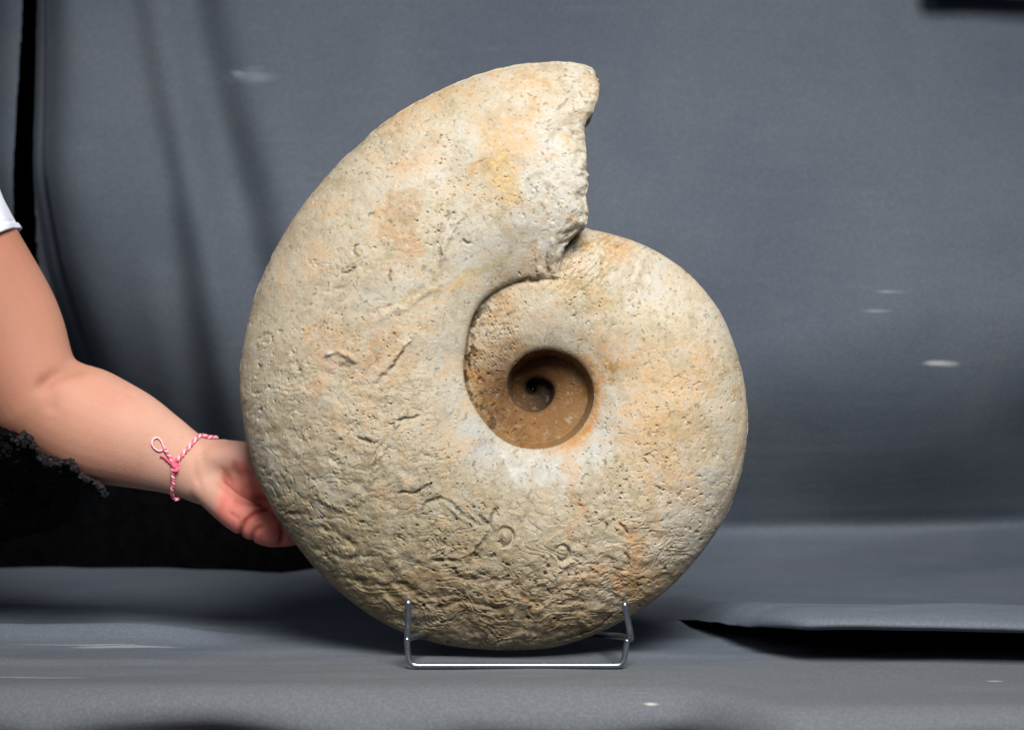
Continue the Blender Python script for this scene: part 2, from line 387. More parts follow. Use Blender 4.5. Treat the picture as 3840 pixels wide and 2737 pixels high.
GROOVES = [  # points, width px, depth px (negative = ridge)
    ([(1530,1314),(1488,1371),(1424,1434)],7,9), ([(1564,1250),(1530,1300),(1478,1373)],9,-7),
    ([(1488,1633),(1440,1700),(1415,1760),(1410,1796)],9,-8), ([(1470,1630),(1425,1700),(1398,1770)],9,5), ([(1523,1541),(1490,1600)],8,-6),
    ([(1495,1831),(1559,1834),(1600,1818),(1622,1806)],6,10), ([(1580,1898),(1610,1868),(1644,1852),(1686,1859),(1736,1902),(1785,1941),(1835,1944)],7,9),
    ([(1600,1912),(1650,1872),(1690,1880),(1740,1922),(1785,1956)],11,-7),
    ([(1835,1944),(1849,1909),(1870,1881)],6,10), ([(1835,1944),(1800,1915)],6,8), ([(1835,1951),(1860,1975)],6,8),
    ([(1840,1955),(1792,2015),(1770,2050),(1757,2086)],9,-9), ([(1622,2086),(1679,2079),(1743,2090)],8,13), ([(1495,1569),(1540,1562),(1580,1555)],6,7),
    ([(1686,1700),(1692,1753),(1686,1796)],6,6), ([(1360,1633),(1385,1638),(1410,1654)],7,10), ([(1077,1909),(1120,1918),(1169,1916)],9,9),
    ([(1183,1838),(1240,1870),(1300,1902)],9,-6), ([(2243,1935),(2262,1950),(2266,1968)],5,9), ([(2310,1943),(2328,1965),(2343,1987)],5,10),
    ([(2328,2054),(2340,2066),(2350,2088)],7,13), ([(2095,2393),(2170,2370),(2236,2349),(2275,2315),(2295,2283)],8,12), ([(2440,1805),(2462,1830),(2468,1852)],5,6),
    ([(2154,2083),(2110,2110),(2066,2150),(1990,2180)],9,-8), ([(2140,2078),(2180,2095),(2240,2100)],6,6),
    ([(2083,434),(2105,415),(2120,397)],5,8), ([(1736,650),(1790,640),(1830,618),(1843,600)],6,4), ([(1745,816),(1700,880),(1671,939),(1665,1013)],12,-8),
    ([(1722,820),(1680,880),(1650,940),(1645,1010)],12,5), ([(1745,912),(1770,928)],6,9), ([(1361,930),(1343,940),(1343,955),(1361,967)],4,10),
    ([(1305,1029),(1343,1031),(1352,1016)],4,9), ([(1345,1090),(1357,1075),(1356,1058)],4,6), ([(1395,828),(1415,815)],4,8), ([(1478,1065),(1484,1023)],4,8),
    ([(1220,1343),(1250,1326),(1281,1324),(1330,1340),(1355,1361)],11,-9), ([(1290,1372),(1318,1373),(1350,1366)],10,11), ([(1404,1220),(1480,1180),(1558,1140),(1650,1078)],13,-5),
    ([(1240,1100),(1330,1080)],9,4), ([(960,1290),(1000,1262),(1040,1255)],8,5), ([(1410,1180),(1480,1150)],8,4), ([(1930,1068),(1975,1056),(2020,1060)],6,8),
    ([(2020,930),(2010,1000),(2030,1050)],10,-8), ([(2070,900),(2080,980),(2070,1040)],12,-7), ([(2047,960),(2052,1040)],9,9),
    ([(1500,700),(1478,760),(1470,830)],10,-4), ([(1180,2040),(1300,2080),(1420,2060)],12,6), ([(1300,2150),(1400,2180),(1520,2170),(1600,2220)],12,8),
    ([(1700,2130),(1800,2160),(1930,2150)],11,7), ([(1650,2260),(1750,2230),(1900,2270)],11,8), ([(1950,2210),(2050,2250),(2200,2230)],10,8), ([(1200,1960),(1290,1990),(1350,2040)],11,6),
    ([(1480,2300),(1560,2330),(1650,2310)],12,6), ([(1250,1700),(1300,1740),(1290,1800)],11,6), ([(1560,1640),(1600,1700),(1680,1720)],9,4),
]
RINGS = [((1896,1994),27,7,12), ((2103,2054),24,6,13), ((2047,742),34,9,-3), ((1120,1395),26,9,4), ((1350,1850),40,14,5)]

def total_angle(r, a):
    return a+360*((r < rho_s(a)).astype(int)+(r < rho_s(a+360))+(r < rho_s(a+720)))
def relief(x, y, r, a, inner):
    at = total_angle(r, a); inw = sstep(345, 430, at)
    wx = x+14*fbm(x/90, y/90, 1.3, 2); wy = y+14*fbm(x/90, y/90, 6.3, 2)
    z = 7*fbm(x/240, y/240, 0.4, 3)
    lowleft = np.clip(sstep(1500, 2100, y)*(1-sstep(2150, 2600, x)*.6)+sstep(1250, 1500, y)*(1-sstep(1550, 1750, x))*.6, 0, 1)
    bot = sstep(1950, 2200, y+(x-1900)*.1)
    rough = .26+.42*lowleft+.22*bot
    smooth_ring = 1-.8*np.exp(-((r-rho(at)-90)/95.)**2)*(1-inw)*(1-sstep(2150, 2600, y))
    rough = rough*smooth_ring*(1-.6*np.exp(-(((x-2000)/200.)**2+((y-2020)/90.)**2)))
    n = fbm(wx/52, wy/40, 2.1, 4, .6); rid = 1-np.abs(fbm(wx/75+5, wy/48, 9.1, 4, .55))*2
    z += rough*(4.6*n+5.0*np.clip(rid-.72, 0, 1)*-3)
    z += rough*1.5*fbm(x/14, y/14, 4.4, 3, .6)
    # pits
    pt = fbm(x/12+3, y/11, 7.9, 2)-.35*sstep(.3, -.3, fbm(x/170, y/170, 13., 3)); z -= (np.clip(pt-.77, 0, 1)*22)*(1-sstep(520, 600, at))*(.45+rough)
    pt2 = fbm(x/26+3, y/21, 3.9, 3)-.3*sstep(.4, -.2, fbm(x/210, y/210, 23., 3)); z -= np.clip(pt2-.70, 0, 1)*44*rough
    # flaky scarps on the lower part
    sc = fbm(wx/150, wy/85, 12.3, 2, .5)*2.6; z += (lowleft+.6*bot)*3.6*(sc-np.floor(sc))*sstep(-.2, .4, fbm(x/120, y/120, 33., 2)); z += (lowleft+.5*bot)*3.2*fbm(x/38, y/34, 52., 2)
    for pts, wd, dp in GROOVES:
        xs_ = [p[0] for p in pts]; ys_ = [p[1] for p in pts]
        m = (x > min(xs_)-60) & (x < max(xs_)+60) & (y > min(ys_)-60) & (y < max(ys_)+60)
        if not m.any(): continue
        jx = x[m]+5*fbm(x[m]/22, y[m]/22, 3.1, 2); jy = y[m]+5*fbm(x[m]/22, y[m]/22, 8.1, 2)
        d, fr, sd = segdist(jx, jy, pts)
        tap = np.clip(np.minimum(fr, 1-fr)*5+.35, 0, 1)
        z[m] -= dp*1.25*tap*np.exp(-(d/wd)**2)*(.75+.5*vnoise(x[m]/25, y[m]/25, 1.))
    for (cx, cy), rr, wd, dp in RINGS:
        d = np.hypot((x-cx), (y-cy)*.85); z -= dp*np.exp(-((d-rr)/wd)**2)*(.8+.5*np.cos(np.arctan2(cy-y, x-cx)-.6)); z += dp*.6*np.exp(-(d/(rr*.6))**2)
    # stringy matrix left on the surface ahead of the aperture and inside the umbilicus
    st = np.exp(-(((x-2180)/150.)**2+((y-1000)/110.)**2))*(at > 300)
    z += st*7*fbm((x+y)/16, (x-y)/40, 5.5, 4, .6)
    inn = inw*sstep(40, 120, r)*(1-.8*sstep(500, 580, at))
    z += inn*sstep(90, 190, r)*(3.0*fbm(x/14, y/26, 5.5, 3, .6)-13*np.clip(fbm(x/17, y/20, 15.5, 3)-.45, 0, 1))
    return z

def stain(x, y, r, a, inner):
    b = np.zeros(x.shape+(3,)); b[:] = srgb(206, 193, 168)
    wx = x+60*fbm(x/130, y/130, 21.3, 4, .6); wy = y+60*fbm(x/130, y/130, 26.3, 4, .6)
    def lay(mask, col): 
        m = np.clip(mask, 0, 1)[..., None]; b[:] = b*(1-m)+np.array(srgb(*col))*m
    big = fbm(x/260, y/260, 31., 4)
    lay(sstep(.0, .8, big)*.6, (206, 194, 172))
    lay(sstep(.1, .9, -big)*.5, (190, 176, 148))
    # grey left flank and lower half, shade of the lower left painted in
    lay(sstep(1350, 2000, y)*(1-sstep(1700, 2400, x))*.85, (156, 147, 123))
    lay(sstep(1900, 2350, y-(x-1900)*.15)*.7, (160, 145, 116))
    def blob(cx, cy, rx, ry, rot, col, k, soft=.5):
        c, s = math.cos(math.radians(rot)), math.sin(math.radians(rot))
        u = ((wx-cx)*c-(wy-cy)*s)/rx; v = ((wx-cx)*s+(wy-cy)*c)/ry
        d = np.hypot(u, v)+.25*nz; lay((1-sstep(1-soft, 1+soft, d))*k*(.7+.5*nz2), col)
    nz = fbm(x/45, y/45, 41., 4, .65); nz2 = fbm(x/20, y/20, 44., 3, .6)
    OR = (216, 178, 130); PK = (204, 164, 126); OC = (194, 166, 108); WH = (212, 211, 204); GR = (188, 190, 186); BR = (140, 108, 70)
    # whitish shell band round the umbilicus
    atot = total_angle(r, a); wo = 1-sstep(350, 410, atot); ring = r-rho(atot)
    lay(np.exp(-((ring-70)/70.)**2)*wo*(.35+.5*sstep(1400, 1600, y)*sstep(1650, 1800, x)), GR)
    for q in [(2070,800,110,260,0,(214,214,208),.8),(2060,640,90,230,0,WH,.75),(1690,600,120,70,20,WH,.6),(1790,900,170,120,20,WH,.7),(1570,720,90,90,0,WH,.4),(1480,1100,160,90,20,GR,.55),(2360,1560,60,170,25,WH,.8),(2250,1680,130,60,25,WH,.75),(1980,1745,150,50,0,WH,.75),
              (1780,1650,60,90,40,GR,.65),(2620,1180,150,160,0,(214,206,186),.7),(2390,1050,140,110,-30,WH,.6),(2620,1850,110,140,0,WH,.5),(2560,2010,90,80,0,WH,.5),(2740,1500,40,260,0,(216,206,180),.7),
              (1180,1000,230,130,60,(196,186,164),.5),(1060,1250,130,170,0,(192,184,162),.5),(1540,400,160,40,20,WH,.4),(1930,300,90,40,0,WH,.4)]: blob(*q)
    for q in [(1640,380,190,50,22,OR,.75),(1990,300,70,80,0,OR,.7),(1900,560,100,120,30,OR,.55),(1960,480,50,60,0,OR,.7),(1890,690,60,110,0,(218,180,100),.65),(1790,635,60,18,20,(205,150,70),.8),
              (1500,880,50,130,0,PK,.8),(1560,600,60,30,0,PK,.7),(1480,470,100,50,30,OR,.6),(1230,1290,90,75,0,PK,.85),(1450,1270,75,60,40,PK,.85),(1400,1390,60,100,40,PK,.55),(1200,1400,50,60,0,PK,.6),
              (1730,1060,110,32,28,OC,.85),(1830,1000,110,30,28,(190,172,110),.6),(1590,1090,90,26,30,OC,.5),(2480,1500,170,190,0,(214,178,130),.75),(2600,1400,120,100,0,(212,180,136),.5),(2460,1680,150,150,0,(204,168,118),.65),
              (2210,1490,30,110,0,OR,0),(2155,1790,26,130,0,(196,150,108),.8),(2150,1950,20,80,0,(196,150,108),.5),(2350,2080,40,150,8,(204,152,98),.8),(2420,2050,40,80,0,(206,156,104),.75),(2460,1900,30,110,20,(204,160,110),.6),(2250,2160,150,50,0,(180,132,92),.6),
              (2440,2200,90,90,0,(192,150,88),.7),(2290,950,60,70,0,(186,138,70),.85),(2160,930,50,40,0,(196,150,70),.8),(2560,1010,60,60,0,(206,172,120),.6),(2450,880,120,30,-25,(190,160,104),.7),
              (2180,1090,140,60,0,(166,150,104),.7),(2300,1300,110,90,0,(176,166,140),.6),(2290,1370,60,60,0,(200,148,72),.8),(2300,1410,50,30,0,(170,130,70),.7),
              (1700,2200,320,80,5,BR,.55),(1500,2130,200,80,0,(150,128,88),.5),(1980,2280,260,70,0,(150,116,74),.55),(2050,2360,200,50,0,(128,104,66),.6),(1320,1960,160,70,20,(150,136,100),.5),(1750,2020,200,60,0,(156,140,106),.5),
              (1240,2120,120,130,40,(150,146,112),.6),(1060,1900,60,160,-15,(158,160,132),.6),(1960,2030,200,60,0,(190,174,140),.5),(1400,2260,200,60,25,(146,130,86),.6)]: blob(*q)
    lay((1-sstep(4, 9, a+1.5*nz))*(r > 430)*.55, (212, 208, 194)); lay((1-sstep(2, 7, a+2*nz2))*(r > 430)*sstep(.1, .5, nz)*.5, (190, 172, 136))
    # orange shoulder on the right of the umbilicus
    ang = (np.degrees(np.arctan2(CY-y, x-CX))) % 360
    sh = np.exp(-((ring-16)/22.)**2)*(1-sstep(380, 440, atot))*np.clip(1-sstep(30, 50, ang)*(1-sstep(268, 300, ang)), 0, 1)
    lay(sh*(.95+.3*nz), (196, 140, 70))
    # inside of the umbilicus: iron-stained brown, darker towards the centre
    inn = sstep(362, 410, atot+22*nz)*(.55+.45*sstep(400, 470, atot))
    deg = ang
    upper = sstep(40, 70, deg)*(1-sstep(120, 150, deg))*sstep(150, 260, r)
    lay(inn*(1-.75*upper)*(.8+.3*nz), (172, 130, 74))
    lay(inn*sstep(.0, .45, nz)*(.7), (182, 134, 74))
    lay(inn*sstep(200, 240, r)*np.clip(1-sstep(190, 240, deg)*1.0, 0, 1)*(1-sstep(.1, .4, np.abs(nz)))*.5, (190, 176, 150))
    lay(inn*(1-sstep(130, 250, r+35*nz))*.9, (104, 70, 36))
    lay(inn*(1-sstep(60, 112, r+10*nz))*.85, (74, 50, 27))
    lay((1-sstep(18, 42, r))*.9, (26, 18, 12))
    # dark dirt in pits of the umbilical wall and a few on the flanks
    pt = fbm(x/13, y/13, 57., 2)
    lay(inn*sstep(.55, .8, pt)*.8*sstep(110, 150, r)*(1-sstep(520, 580, atot)), (62, 42, 24))
    wl = np.exp(-((rho(atot-360)-r-14)/36.)**2)*(atot > 360)*(1-sstep(225, 300, deg))*sstep(100, 130, deg)
    lay(wl*sstep(-.15, .35, fbm(x/16, y/22, 67., 3))*.9, (58, 38, 20))
    st = np.exp(-(((x-2180)/160.)**2+((y-990)/120.)**2))*(atot > 300)
    f = fbm((x+y)/11, (x-y)/34, 5.5, 4, .65)
    lay(st*sstep(.0, .4, f)*.8, (120, 112, 76)); lay(st*sstep(.05, .4, -f)*.6, (214, 204, 178))
    lay(sstep(.78, 1.0, pt)*(~inner)*.55, (96, 84, 60))
    sp = fbm(x/9, y/9, 77., 2); lay(sstep(.62, .95, sp)*.35, (128, 112, 84)); lay(sstep(.5, .9, -sp)*.3*wo, (226, 220, 204))
    hi = .8*wo*(1-.7*sstep(1700, 2200, y))
    m1 = fbm(wx/70, wy/70, 83., 4, .62); m2 = fbm(wx/60, wy/75, 93., 4, .62); m3 = fbm(x/26, y/26, 97., 3, .6)
    lay(sstep(.12, .6, m1+.25*m3)*(.10+.38*hi), (214, 180, 138)); lay(sstep(.15, .6, m2-.25*m3)*(.06+.32*hi), (200, 199, 192))
    lay(sstep(.15, .6, -m1+.3*m3)*.35*wo, (176, 160, 128)); lay(sstep(.25, .7, -m2+.35*m3)*.35*wo*(1-.5*hi), (140, 122, 92))
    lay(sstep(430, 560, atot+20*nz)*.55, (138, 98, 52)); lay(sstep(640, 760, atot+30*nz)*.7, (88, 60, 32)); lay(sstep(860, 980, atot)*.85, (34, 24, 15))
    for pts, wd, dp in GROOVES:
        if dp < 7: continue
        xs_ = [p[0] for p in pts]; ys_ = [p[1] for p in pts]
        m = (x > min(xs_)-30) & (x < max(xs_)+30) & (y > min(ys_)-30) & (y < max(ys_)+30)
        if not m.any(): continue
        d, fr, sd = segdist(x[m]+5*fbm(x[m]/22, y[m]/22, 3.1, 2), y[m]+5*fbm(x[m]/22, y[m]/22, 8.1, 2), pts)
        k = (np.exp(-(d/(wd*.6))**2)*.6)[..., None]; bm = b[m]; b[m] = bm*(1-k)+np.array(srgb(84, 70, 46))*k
    return b

def to_world(x, y, h):
    """photograph-plane coordinates (px), height toward the viewer (px) -> local metres"""
    return np.stack([(x-CX)*PX, -h*PX, -(y-CY)*PX], -1)
O = CAM + 1.8*(FWD + RIGHT*((CX-1920)/F) + UP*((1368.5-CY)/F))
am = empty('ammonite_fossil', O); am.rotation_euler = (-PITCH, 0, 0)
tag(am, 'large pale tan spiral ammonite standing upright in the wire stand', 'fossil')
NA, NR = 1760, 470
A = np.linspace(0, 360, NA)
def field(A, NR, front=True):
    R = Rout(A)[:, None]
    # outline irregularity
    R = R*(1+.0022*fbm(A/6, A*0, 3.3, 3)[:, None]+.0012*fbm(A/1.3, A*0, 6.3, 2)[:, None])
    u = np.linspace(0, 1, NR); u = 1-(1-u)**1.25; u = .0025+.9975*u
    r = R*u[None, :]
    a = np.repeat(A[:, None], NR, 1)
    th = np.radians(a+th_ap(r))
    x = CX+r*np.cos(th); y = CY-r*np.sin(th)
    zs = np.stack([bump_whorl(a+360*k, r) for k in range(4)])
    inner = r < rho_s(a)
    z = zs.max(0)
    if not front: return x, y, r, a, z, inner
    return x, y, r, a, z, inner
x, y, r, a, z, inner = field(A, NR)
R1 = Rout(A)[:, None]
edge = sstep(0, 26, R1-r)
rel = relief(x, y, r, a, inner)
# periodic across the spiral seam near the centre (both sides of it show the same surface there)
z = z + rel*(.25+.75*edge)*sstep(4, 40, r)
brk = 5.5+1.6*fbm(r/90, 0*r, 2., 3)
z = z-(40*np.clip(1-a/brk, 0, 1)**1.15+8*np.exp(-a/.7))*(r > rho_s(a)+25)*(1+.35*fbm(r/26, a/2., 2., 3))*sstep(400, 520, r)
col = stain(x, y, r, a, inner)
z[:, -1] = 0
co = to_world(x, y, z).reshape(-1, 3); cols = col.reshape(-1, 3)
faces = grid_faces(NA, NR)
fin = inner[:-1, :-1].reshape(-1)
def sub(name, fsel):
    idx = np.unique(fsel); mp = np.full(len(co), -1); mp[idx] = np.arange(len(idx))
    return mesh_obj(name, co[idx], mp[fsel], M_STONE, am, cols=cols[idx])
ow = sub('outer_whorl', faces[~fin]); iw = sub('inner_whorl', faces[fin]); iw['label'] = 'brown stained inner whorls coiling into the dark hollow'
# the far side
xb, yb, rb, ab, zb, ib = field(np.linspace(0, 360, 420), 90)
zb = -np.maximum(zb, np.where(ib | (rb < 300), 200, 0)); zb[:, -1] = 0
zb = zb+3*fbm(xb/60, yb/60, 9, 3)*sstep(0, 40, Rout(ab)-rb)
mesh_obj('rear_face', to_world(xb, yb, zb).reshape(-1, 3), grid_faces(420, 90)[:, ::-1], M_STONE, am, cols=stain(xb, yb, rb, ab, ib).reshape(-1, 3))
# aperture wall: from the front edge through to the back edge
rr = r[0]; m = rr > 395; rr = rr[m]; xf = x[0][m]; yf = y[0][m]; zf = z[0][m]
K = 60; s = np.linspace(0, 1, K)
Xa = np.repeat(xf[:, None], K, 1); Ya = np.repeat(yf[:, None], K, 1); Za = zf[:, None]*(1-2*s[None, :])
dent = np.sin(s*math.pi)[None, :]
Xa = Xa-dent*(8+6*fbm(Ya/60, Za/60, 3., 3))
mesh_obj('aperture_face', to_world(Xa, Ya, Za).reshape(-1, 3), grid_faces(len(rr), K), M_STONE, am, cols=stain(Xa, Ya, np.full(Xa.shape, 900.), np.full(Xa.shape, 2.), np.zeros(Xa.shape, bool)).reshape(-1, 3))

# ------------------------------------------------------------------ wire stand
st = empty('display_stand', P(1930, 2508, -.062)*np.array([1, 1, 0]))
tag(st, 'bent silver wire stand holding up the ammonite', 'stand')
SO = np.array(st.location)
def wire(name, pts, rad=.0024, n=60):
    return tube(name, catmull([np.array(p)-SO for p in pts], n), rad, M_WIRE, st, 12)
yf0 = -.069
def W(px, py, y=yf0): return P(px, py, y)
wz = .0030
def onz(p, z=wz): p = p.copy(); p[2] = max(z, p[2]); return p
bl, br = onz(W(1556, 2508)), onz(W(2318, 2508))
bl[2] = br[2] = wz
wire('front_bar', [W(1526, 2392), W(1528, 2430), W(1532, 2462), W(1538, 2480), W(1550, 2492), onz(W(1574, 2500)), bl*.95+br*.05, bl*.75+br*.25, bl*.5+br*.5, bl*.25+br*.75, bl*.05+br*.95, onz(W(2300, 2500)), W(2324, 2492), W(2337, 2478), W(2343, 2458), W(2347, 2430), W(2352, 2398)], .0021, 110)
def rail(sx, top, knee):
    base = W(*knee); T = [W(*top)+np.array([0, .004, 0]), W(*top)]+[W(top[0]+(knee[0]-top[0])*f, top[1]+(knee[1]-top[1])*f) for f in (.15, .35, .6, .85)]
    back = np.array([base[0]-sx*.055, .12, .0035]); mid = np.array([base[0]-sx*.020, .02, .012])
    wire('prong', T+[base+np.array([0, .003, -.0015])], .0024, 50)
    wire('rail', [base+np.array([0, .0035, -.002]), base*.7+mid*.3, mid, mid*.4+back*.6, back], .0024, 50)
    return back
bR = rail(1, (2343, 2266), (2366, 2388)); bL = rail(-1, (1531, 2258), (1528, 2386))
wire('back_bar', [bL, bL*.6+bR*.4, bL*.3+bR*.7, bR], .0028, 30)

# ------------------------------------------------------------------ person: bare arm reaching in from the left
def ring_loft(bm_co, bm_f, rings, seg=28):
    """rings: (px, py, y, half height px, half depth m)"""
    c = np.array([P(q[0], q[1], q[2]) for q in rings]); ra = np.array([q[3]*(1.8+q[2])/F for q in rings]); rb = np.array([q[4] for q in rings])
    n = max(12, len(rings)*6); al = catmull(np.hstack([c, ra[:, None], rb[:, None]]), n)
    c, ra, rb = al[:, :3], al[:, 3], al[:, 4]
    tan = np.gradient(c, axis=0); tan /= np.linalg.norm(tan, axis=1)[:, None]
    # hemispherical ends
    out = []
    for e in np.linspace(math.pi/2*.97, 0, 7, endpoint=False): out.append((c[0]-tan[0]*ra[0]*.9*math.sin(e), tan[0], ra[0]*math.cos(e), rb[0]*math.cos(e)))
    for i in range(n): out.append((c[i], tan[i], ra[i], rb[i]))
    for e in np.linspace(0, math.pi/2*.97, 8)[1:]: out.append((c[-1]+tan[-1]*ra[-1]*.9*math.sin(e), tan[-1], ra[-1]*math.cos(e), rb[-1]*math.cos(e)))
    b0 = len(bm_co)
    for p, t, A_, B_ in out:
        u = np.cross(t, [0, 1, 0]); u /= np.linalg.norm(u); v = np.cross(u, t); v /= np.linalg.norm(v)
        for k in range(seg):
            q = 2*math.pi*k/seg; bm_co.append(p+A_*math.cos(q)*u+B_*math.sin(q)*v)
    m = len(out)
    for i in range(m-1):
        for k in range(seg): bm_f.append((b0+i*seg+k, b0+i*seg+(k+1) % seg, b0+(i+1)*seg+(k+1) % seg, b0+(i+1)*seg+k))
    bm_f.append(tuple(b0+k for k in range(seg))[::-1]); bm_f.append(tuple(b0+(m-1)*seg+k for k in range(seg)))
def remeshed(name, lofts, voxel, smooth, mat):
    co, f = [], []
    for l in lofts: ring_loft(co, f, l)
    me = bpy.data.meshes.new('tmp'); me.from_pydata([tuple(c) for c in co], [], f)
    bm = bmesh.new(); bm.from_mesh(me); bmesh.ops.recalc_face_normals(bm, faces=bm.faces); bm.to_mesh(me); bm.free()
    o = bpy.data.objects.new('tmp', me); C.objects.link(o)
    md = o.modifiers.new('r', 'REMESH'); md.mode = 'VOXEL'; md.voxel_size = voxel
    sm = o.modifiers.new('s', 'SMOOTH'); sm.iterations = smooth*3; sm.factor = .5
    dg = bpy.context.evaluated_depsgraph_get(); ev = o.evaluated_get(dg); m2 = bpy.data.meshes.new_from_object(ev)
    v = np.zeros(len(m2.vertices)*3); m2.vertices.foreach_get('co', v); v = v.reshape(-1, 3)
    nr = np.zeros(len(m2.vertices)*3); m2.vertices.foreach_get('normal', nr); nr = nr.reshape(-1, 3)
    q = np.array([tuple(p.vertices) if len(p.vertices) == 4 else tuple(p.vertices)+(p.vertices[-1],) for p in m2.polygons if len(p.vertices) == 4])
    bpy.data.objects.remove(o)
    return v, nr, q
ya = .070
LOFTS = [
    [(-560, 300, ya+.02, 260, .055), (-330, 680, ya+.01, 250, .052), (-140, 985, ya, 238, .048), (0, 1210, ya, 226, .046), (70, 1380, ya-.003, 208, .044), (130, 1500, ya-.004, 190, .042)],
    [(95, 1440, ya-.002, 180, .040), (170, 1510, ya-.003, 196, .042), (330, 1590, ya, 212, .042), (480, 1645, ya+.002, 188, .037), (600, 1697, ya+.004, 153, .029), (700, 1743, ya+.005, 125, .0225), (770, 1770, ya+.004, 124, .0205), (850, 1785, ya+.003, 128, .0185)],
    [(740, 1760, ya+.003, 118, .0195), (830, 1772, ya+.002, 128, .018), (930, 1795, ya+.004, 140, .017), (1040, 1815, ya+.008, 150, .016), (1150, 1825, ya+.014, 150, .0135)],
    # thumb side of the palm, then the thumb
    [(760, 1815, ya-.002, 62, .015), (840, 1868, ya-.010, 78, .018), (905, 1922, ya-.014, 78, .0175), (960, 1963, ya-.014, 68, .0150), (1010, 1992, ya-.010, 58, .0125), (1055, 2002, ya-.002, 50, .011), (1110, 1996, ya+.006, 47, .010), (1165, 1985, ya+.012, 40, .008)],
    # hypothenar heel on the upper side
    [(800, 1715, ya-.001, 60, .016), (900, 1722, ya-.002, 66, .017), (990, 1730, ya+.002, 66, .016)],
]
for i, (y0, y1, L) in enumerate(((1705, 1600, 300), (1780, 1715, 370), (1855, 1830, 400), (1925, 1935, 370))):
    LOFTS.append([(1080, y0+10, ya+.012, 50, .0105), (1190, y0+(y1-y0)*.3, ya+.014, 47, .0105), (1180+L*.45, y0+(y1-y0)*.65, ya+.018, 42, .0092), (1180+L*.75, y1, ya+.024, 40, .0085), (1180+L*.98, y1+4, ya+.022, 36, .0075)])
v, nr, q = remeshed('arm', LOFTS, .0017, 7, M_SKIN)
px, py = project(v); front = nr[:, 1] < .3
def crease(pts, wd, dp):
    global v
    d, fr, sd = segdist(px, py, pts); tap = np.clip(np.minimum(fr, 1-fr)*4+.2, 0, 1)
    k = 1.35*dp*np.exp(-(d/wd)**2)*tap*front; v = v-nr*k[:, None]
    return np.exp(-(d/(wd*1.2))**2)*tap*front
cm = np.zeros(len(v))
for c in [([(832,1766),(860,1800),(900,1836),(960,1868),(1030,1890)],13,.0034), ([(1030,1905),(964,1920),(924,1952),(903,1992),(895,2030)],8,.0020), ([(870,1872),(940,1890),(1020,1897)],7,.0012),
          ([(944,2040),(948,2010),(962,1984),(1000,1966)],8,.0016), ([(872,1722),(884,1772),(916,1820),(960,1845)],12,.0012), ([(800,1800),(850,1850),(930,1880)],9,.0006), ([(1050,2040),(1062,2010),(1058,1975)],10,.0030),
          ([(130,1460),(200,1415),(270,1388),(345,1378)],24,.0022), ([(160,1420),(190,1480),(195,1560)],30,.0010), ([(735,1640),(725,1700),(735,1780),(760,1840)],10,.0005), ([(860,1920),(900,1950)],6,.0006)]:
    cm = np.maximum(cm, crease(*c)*min(1, c[2]/.0025))
# fleshy bulges
for (bx, by), rr_, hh in (((1010, 1985), 42, .0022), ((930, 1925), 40, .0012), ((880, 1830), 40, .0010), ((940, 1730), 50, .001)):
    v = v-nr*0; k = hh*np.exp(-(((px-bx)**2+(py-by)**2)/rr_**2))*front; v = v+nr*k[:, None]
sk = np.zeros((len(v), 3)); sk[:] = srgb(198, 144, 120)
def slay(m, c): 
    m = np.clip(m, 0, 1)[:, None]; sk[:] = sk*(1-m)+np.array(srgb(*c))*m
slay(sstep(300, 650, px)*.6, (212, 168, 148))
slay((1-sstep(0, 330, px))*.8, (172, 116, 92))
hand = sstep(800, 880, px+.25*(py-1800)); slay(hand*.7, (232, 158, 140))
slay(hand*sstep(1740, 1880, py+.1*px-90)*.8, (244, 140, 124)); slay(hand*(1-sstep(1680, 1760, py))*.6, (206, 166, 150))
slay(hand*sstep(.1, .6, fbm(px/40, py/40, 3., 3))*.35, (228, 104, 84))
slay(cm*.6*sstep(300, 700, px), (176, 70, 50)); slay(cm*.35*(1-sstep(300, 700, px)), (150, 96, 72))
slay(np.exp(-(((px-1010)/45)**2+((py-1880)/35)**2))*.5, (200, 66, 46))
person = empty('person', (P(-200, 1400, ya)[0], ya, 0)); PO = np.array(person.location)
tag(person, 'person reaching in from the left, bare arm, palm behind the ammonite', 'person')
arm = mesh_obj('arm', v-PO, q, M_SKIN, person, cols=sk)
bvh = BVHTree.FromPolygons([tuple(c) for c in v], [tuple(map(int, f)) for f in q])
def on_skin(px_, py_, off):
    d = FWD+RIGHT*((px_-1920)/F)+UP*((1368.5-py_)/F); d /= np.linalg.norm(d)
    h = bvh.ray_cast(Vector(CAM), Vector(d))
    if h[0] is None:
        n = bvh.find_nearest(Vector(P(px_, py_, ya)))
        return np.array(n[0])+np.array(n[1])*off
    return np.array(h[0])+np.array(h[1])*off
# sleeve
rings = []
cs = np.array([P(q[0], q[1], q[2]) for q in ((-520, 360, ya+.02), (-330, 660, ya+.01), (-245, 830, ya), (-180, 932, ya), (-148, 984, ya))]); rad = [(.066, .064), (.064, .062), (.0565, .060), (.0540, .058), (.0528, .057)]
cs = catmull(np.hstack([cs, np.array(rad)]), 40); seg = 72
tan = np.gradient(cs[:, :3], axis=0); tan /= np.linalg.norm(tan, axis=1)[:, None]
sc_ = []
def sl_ring(c, t, A_, B_, i):
    u = np.cross(t, [0, 1, 0]); u /= np.linalg.norm(u); vv = np.cross(u, t)
    for k in range(seg):
        g = 2*math.pi*k/seg; w_ = 1+.025*math.sin(g*5+i*.13)+.012*math.sin(g*11-i*.2)
        sc_.append(c+(A_*math.cos(g)*u+B_*math.sin(g)*vv)*w_)
for i in range(40):
    kk = 1+.02*(i >= 35)-.015*(i == 34)
    sl_ring(cs[i, :3], tan[i], cs[i, 3]*kk, cs[i, 4]*kk, i)
